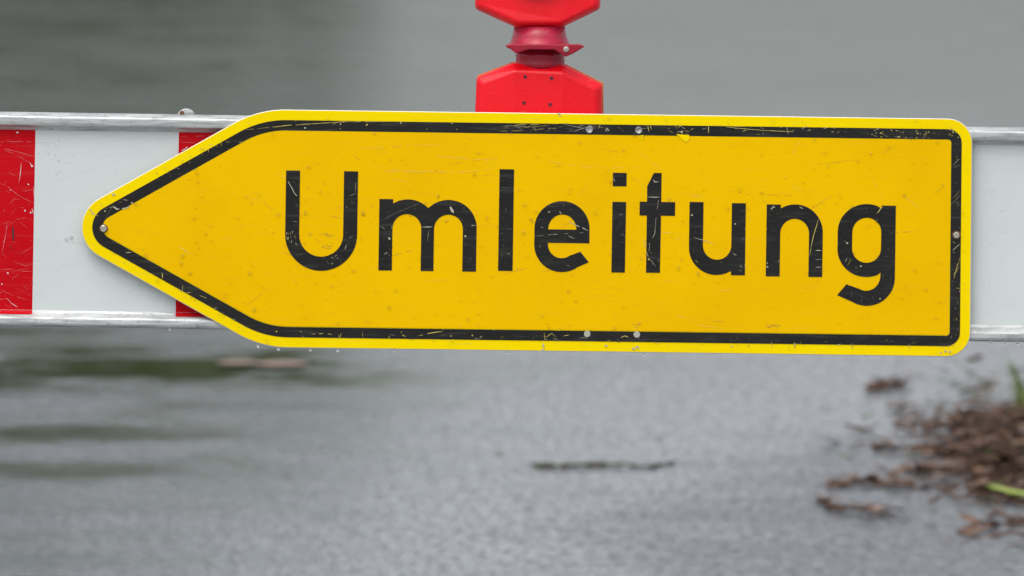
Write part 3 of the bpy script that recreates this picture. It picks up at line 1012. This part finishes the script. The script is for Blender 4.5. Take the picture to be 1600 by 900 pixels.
# soil heap on the right with litter on it
c0 = gnd(1640, 712)
bm = bmesh.new()
NX, NY = 90, 90


def heap_h(x, y):
    dx, dy = (x - c0.x - .22) / .52, (y - c0.y) / 1.5
    d = math.sqrt(dx * dx + dy * dy) + .38 * noise.noise(Vector((x * 5, y * 2.4, 0)))
    if d >= 1: return -.01
    h = (1 - d) ** .8 * .06
    h *= 1 + .8 * noise.noise(Vector((x * 14, y * 9, 3))) + .5 * noise.noise(Vector((x * 30, y * 16, 7)))
    h += min(1, (1 - d) * 2) * .016 * noise.noise(Vector((x * 34, y * 22, 1)))
    return max(h, 0) - .003


grid = []
for i in range(NX + 1):
    row = []
    for j in range(NY + 1):
        x = c0.x - .62 + 1.8 * i / NX
        y = c0.y - 2.6 + 5.2 * j / NY
        row.append(bm.verts.new((x, y, heap_h(x, y))))
    grid.append(row)
for i in range(NX):
    for j in range(NY):
        q = (grid[i][j], grid[i + 1][j], grid[i + 1][j + 1], grid[i][j + 1])
        if max(v.co.z for v in q) > -.006: bm.faces.new(q)
bmesh.ops.delete(bm, geom=[v for v in bm.verts if not v.link_faces], context='VERTS')
heap = link('soil_heap', bm, M['soil'], smooth=True, origin=c0)
tag(heap, 'low heap of wet brown soil at the right edge of the road', 'soil')
bm = bmesh.new()
LC = []
for pts, a_, b_, lab in brown:
    for k in range(46):
        u = random.random() * (len(pts) - 1)
        i = int(u)
        f = u - i
        LC.append(gnd(pts[i][0] * (1 - f) + pts[i + 1][0] * f + random.gauss(0, 9), pts[i][1] * (1 - f) + pts[i + 1][1] * f + random.gauss(0, 3.2)))
for x_, y_, n_, sx_, sy_ in ((1545, 655, 60, 45, 7), (1560, 690, 90, 40, 10), (1540, 745, 90, 45, 12), (1570, 775, 80, 40, 10), (1490, 655, 30, 30, 4), (1410, 642, 16, 14, 3), (1500, 760, 30, 40, 8), (1590, 610, 30, 30, 6)):
    for k in range(n_): LC.append(gnd(x_ + random.gauss(0, sx_), y_ + random.gauss(0, sy_)))
for c_ in LC:
    L = random.uniform(.015, .055)
    leaf_geo(bm, Vector((c_.x, c_.y, random.uniform(.004, .02))), L, L * random.uniform(.2, .6), random.uniform(-.7, .7), random.uniform(.1, .9), random.uniform(-.4, .4), random.choice((0, 0, 0, 1, 2, 2, 3)))
for k in range(1500):
    a, b = random.gauss(0, .5), random.gauss(0, .5)
    x, y = c0.x + .05 + a * .50, c0.y + b * 1.7
    if x < c0.x - .50 - .25 * random.random() ** 2: continue
    L = random.uniform(.015, .05) if random.random() < .85 else random.uniform(.06, .10)
    leaf_geo(bm, Vector((x, y, max(.006, heap_h(x, y) + random.uniform(.002, .014)))), L, L * random.uniform(.2, .6), random.uniform(-.9, .9), random.uniform(.1, .5), random.uniform(-.35, .35), random.choice((0, 0, 0, 0, 0, 0, 1, 2, 2, 2, 2, 3, 3, 3, 4)))
for k in range(60):
    x, y = c0.x + random.uniform(-.40, .4), c0.y + random.uniform(-1.9, 1.5)
    z = max(.006, heap_h(x, y) + .006)
    an = random.gauss(0, .5)
    L = random.uniform(.05, .22)
    p0 = Vector((x, y, z))
    tube(bm, [p0 + Vector((math.cos(an) * L * u, math.sin(an) * L * u, .01 * math.sin(9 * u + k))) for u in (0, .33, .66, 1)], [random.uniform(.002, .005)] * 4, 5, 3)
o = link('leaf_litter', bm, [M['leafbrown'], M['leafpink'], M['soil'], M['twigbrown'], M['olive_green']], origin=c0)
tag(o, 'dead leaves and twig bits scattered over and around the soil heap', 'leaf litter', kind='stuff')


def blade(bm, base, tip, wd, sag, mi=0, n=8):
    L = []
    d = tip - base
    side = Vector((-d.y, d.x, 0))
    if side.length < 1e-3: side = Vector((1, 0, 0))
    side = (side.normalized() + Vector((.7, 0, 0))).normalized()
    for i in range(n + 1):
        u = i / n
        p = base + d * u + Vector((0, 0, sag * 4 * u * (1 - u)))
        w_ = wd * (1 - u) ** .6 * .5 + .0004
        L.append((bm.verts.new(p - side * w_), bm.verts.new(p + side * w_ + Vector((0, 0, w_ * .4)))))
    for a, b in zip(L, L[1:]):
        bm.faces.new((a[0], a[1], b[1], b[0])).material_index = mi


def tuft(x, y, nb, hgt, spread, wd, label, lean=(0, 0)):
    g = gnd(x, y)
    bm = bmesh.new()
    for k in range(nb):
        a = random.uniform(0, 6.28)
        r = random.uniform(.2, 1) * spread
        b0 = g + Vector((random.gauss(0, .02), random.gauss(0, .03), 0))
        tip = b0 + Vector((math.cos(a) * r + lean[0], math.sin(a) * r + lean[1], hgt * random.uniform(.35, 1)))
        blade(bm, b0, tip, wd * random.uniform(.6, 1.2), hgt * random.uniform(.1, .4))
    o = link('grass_tuft', bm, M['grass'], origin=g)
    tag(o, label, 'grass tuft')


tuft(1606, 640, 9, .17, .24, .010, 'green grass tuft at the right edge just below the sign', (-.06, 0))
tuft(1545, 618, 4, .11, .26, .012, 'sparse pale green grass blades just below the right end of the sign', (-.02, 0))
tuft(1655, 800, 22, .13, .16, .010, 'grass tuft at the lower right corner in front of the heap')
tuft(1700, 250, 14, .9, .5, .03, 'far grass tuft at the right edge above the barrier', (-.2, 0))
g = gnd(1660, 820)
bm = bmesh.new()
pts = [gnd(1532, 768) + Vector((0, 0, .02)), gnd(1556, 776) + Vector((0, 0, .022)), gnd(1580, 783) + Vector((0, 0, .022)), gnd(1606, 786) + Vector((0, 0, .02)), gnd(1640, 782) + Vector((0, 0, .01))]
tube(bm, pts, [.004, .006, .0065, .007, .007], 8)
tag(link('plant_stem', bm, M['stem'], smooth=True, origin=gnd(1600, 790)), 'pale yellow-green plant stem lying in front of the soil heap', 'plant stem')

# ------------------------------------------------------------------ trees beyond the road (mirrored in the wet road)


def make_tree(seed, H, Wd, label):
    rnd = random.Random(seed)
    root = empty('tree', (0, 0, 0))
    tag(root, label, 'tree', 'trees beyond the road')
    bm = bmesh.new()
    tube(bm, [Vector((0, 0, 0)), Vector((.1, 0, H * .25)), Vector((0, .1, H * .5)), Vector((.1, 0, H * .85))], [.32, .26, .18, .05], 9)
    for k in range(9):
        a = rnd.uniform(0, 6.28)
        z = H * rnd.uniform(.22, .6)
        e = Vector((math.cos(a) * Wd * .4, math.sin(a) * Wd * .4, z + H * .2))
        tube(bm, [Vector((0, 0, z)), Vector((0, 0, z)).lerp(e, .5) + Vector((0, 0, -.2)), e], [.10, .07, .03], 6)
    link('trunk', bm, M['bark'], root)
    bm = bmesh.new()
    cl = []
    for k in range(34):
        a = rnd.uniform(0, 6.28)
        z = rnd.uniform(.14, .97)
        rad = Wd * .5 * math.sin(math.pi * min(.97, z * .85 + .15)) ** .6 * rnd.uniform(.2, 1)
        cl.append((Vector((math.cos(a) * rad, math.sin(a) * rad, z * H)), rnd.uniform(.10, .20) * Wd))
    for c, r in cl:
        for k in range(120):
            v = Vector((rnd.gauss(0, 1), rnd.gauss(0, 1), rnd.gauss(0, 1))).normalized() * r * rnd.uniform(.4, 1.05)
            p = c + v
            s_ = rnd.uniform(.12, .26)
            u = Vector((rnd.gauss(0, 1), rnd.gauss(0, 1), rnd.gauss(0, 1))).normalized() * s_
            q = u.orthogonal().normalized() * s_ * .7
            bm.faces.new([bm.verts.new(p - u), bm.verts.new(p + q), bm.verts.new(p + u), bm.verts.new(p - q)])
    link('crown', bm, M['foliage'], root)
    return root


def copy_tree(o, parent=None):
    c = o.copy()
    COL.objects.link(c)
    c.parent = parent
    for ch in list(o.children): copy_tree(ch, c)
    return c


protos = [make_tree(3, 11, 9, 'x'), make_tree(8, 9, 8, 'x')]
row = [(-34, 88), (-27, 94), (-20, 88), (-13.5, 96), (-7.5, 92), (-31, 74), (-23, 70), (-40, 58), (-16, 76), (-5.5, 98), (-10, 84)]
for i, (x, y) in enumerate(row):
    src = protos[i % 2]
    o = src if i < 2 else copy_tree(src)
    o.location = (x, y, 0)
    o.rotation_euler.z = i * 1.7
    sc_ = .8 + .3 * ((i * 37) % 10) / 10
    if -12 < x < -3: sc_ *= 1.3
    o.scale = (sc_, sc_, sc_)
    o['label'] = 'leafy green tree standing beyond the far end of the road'
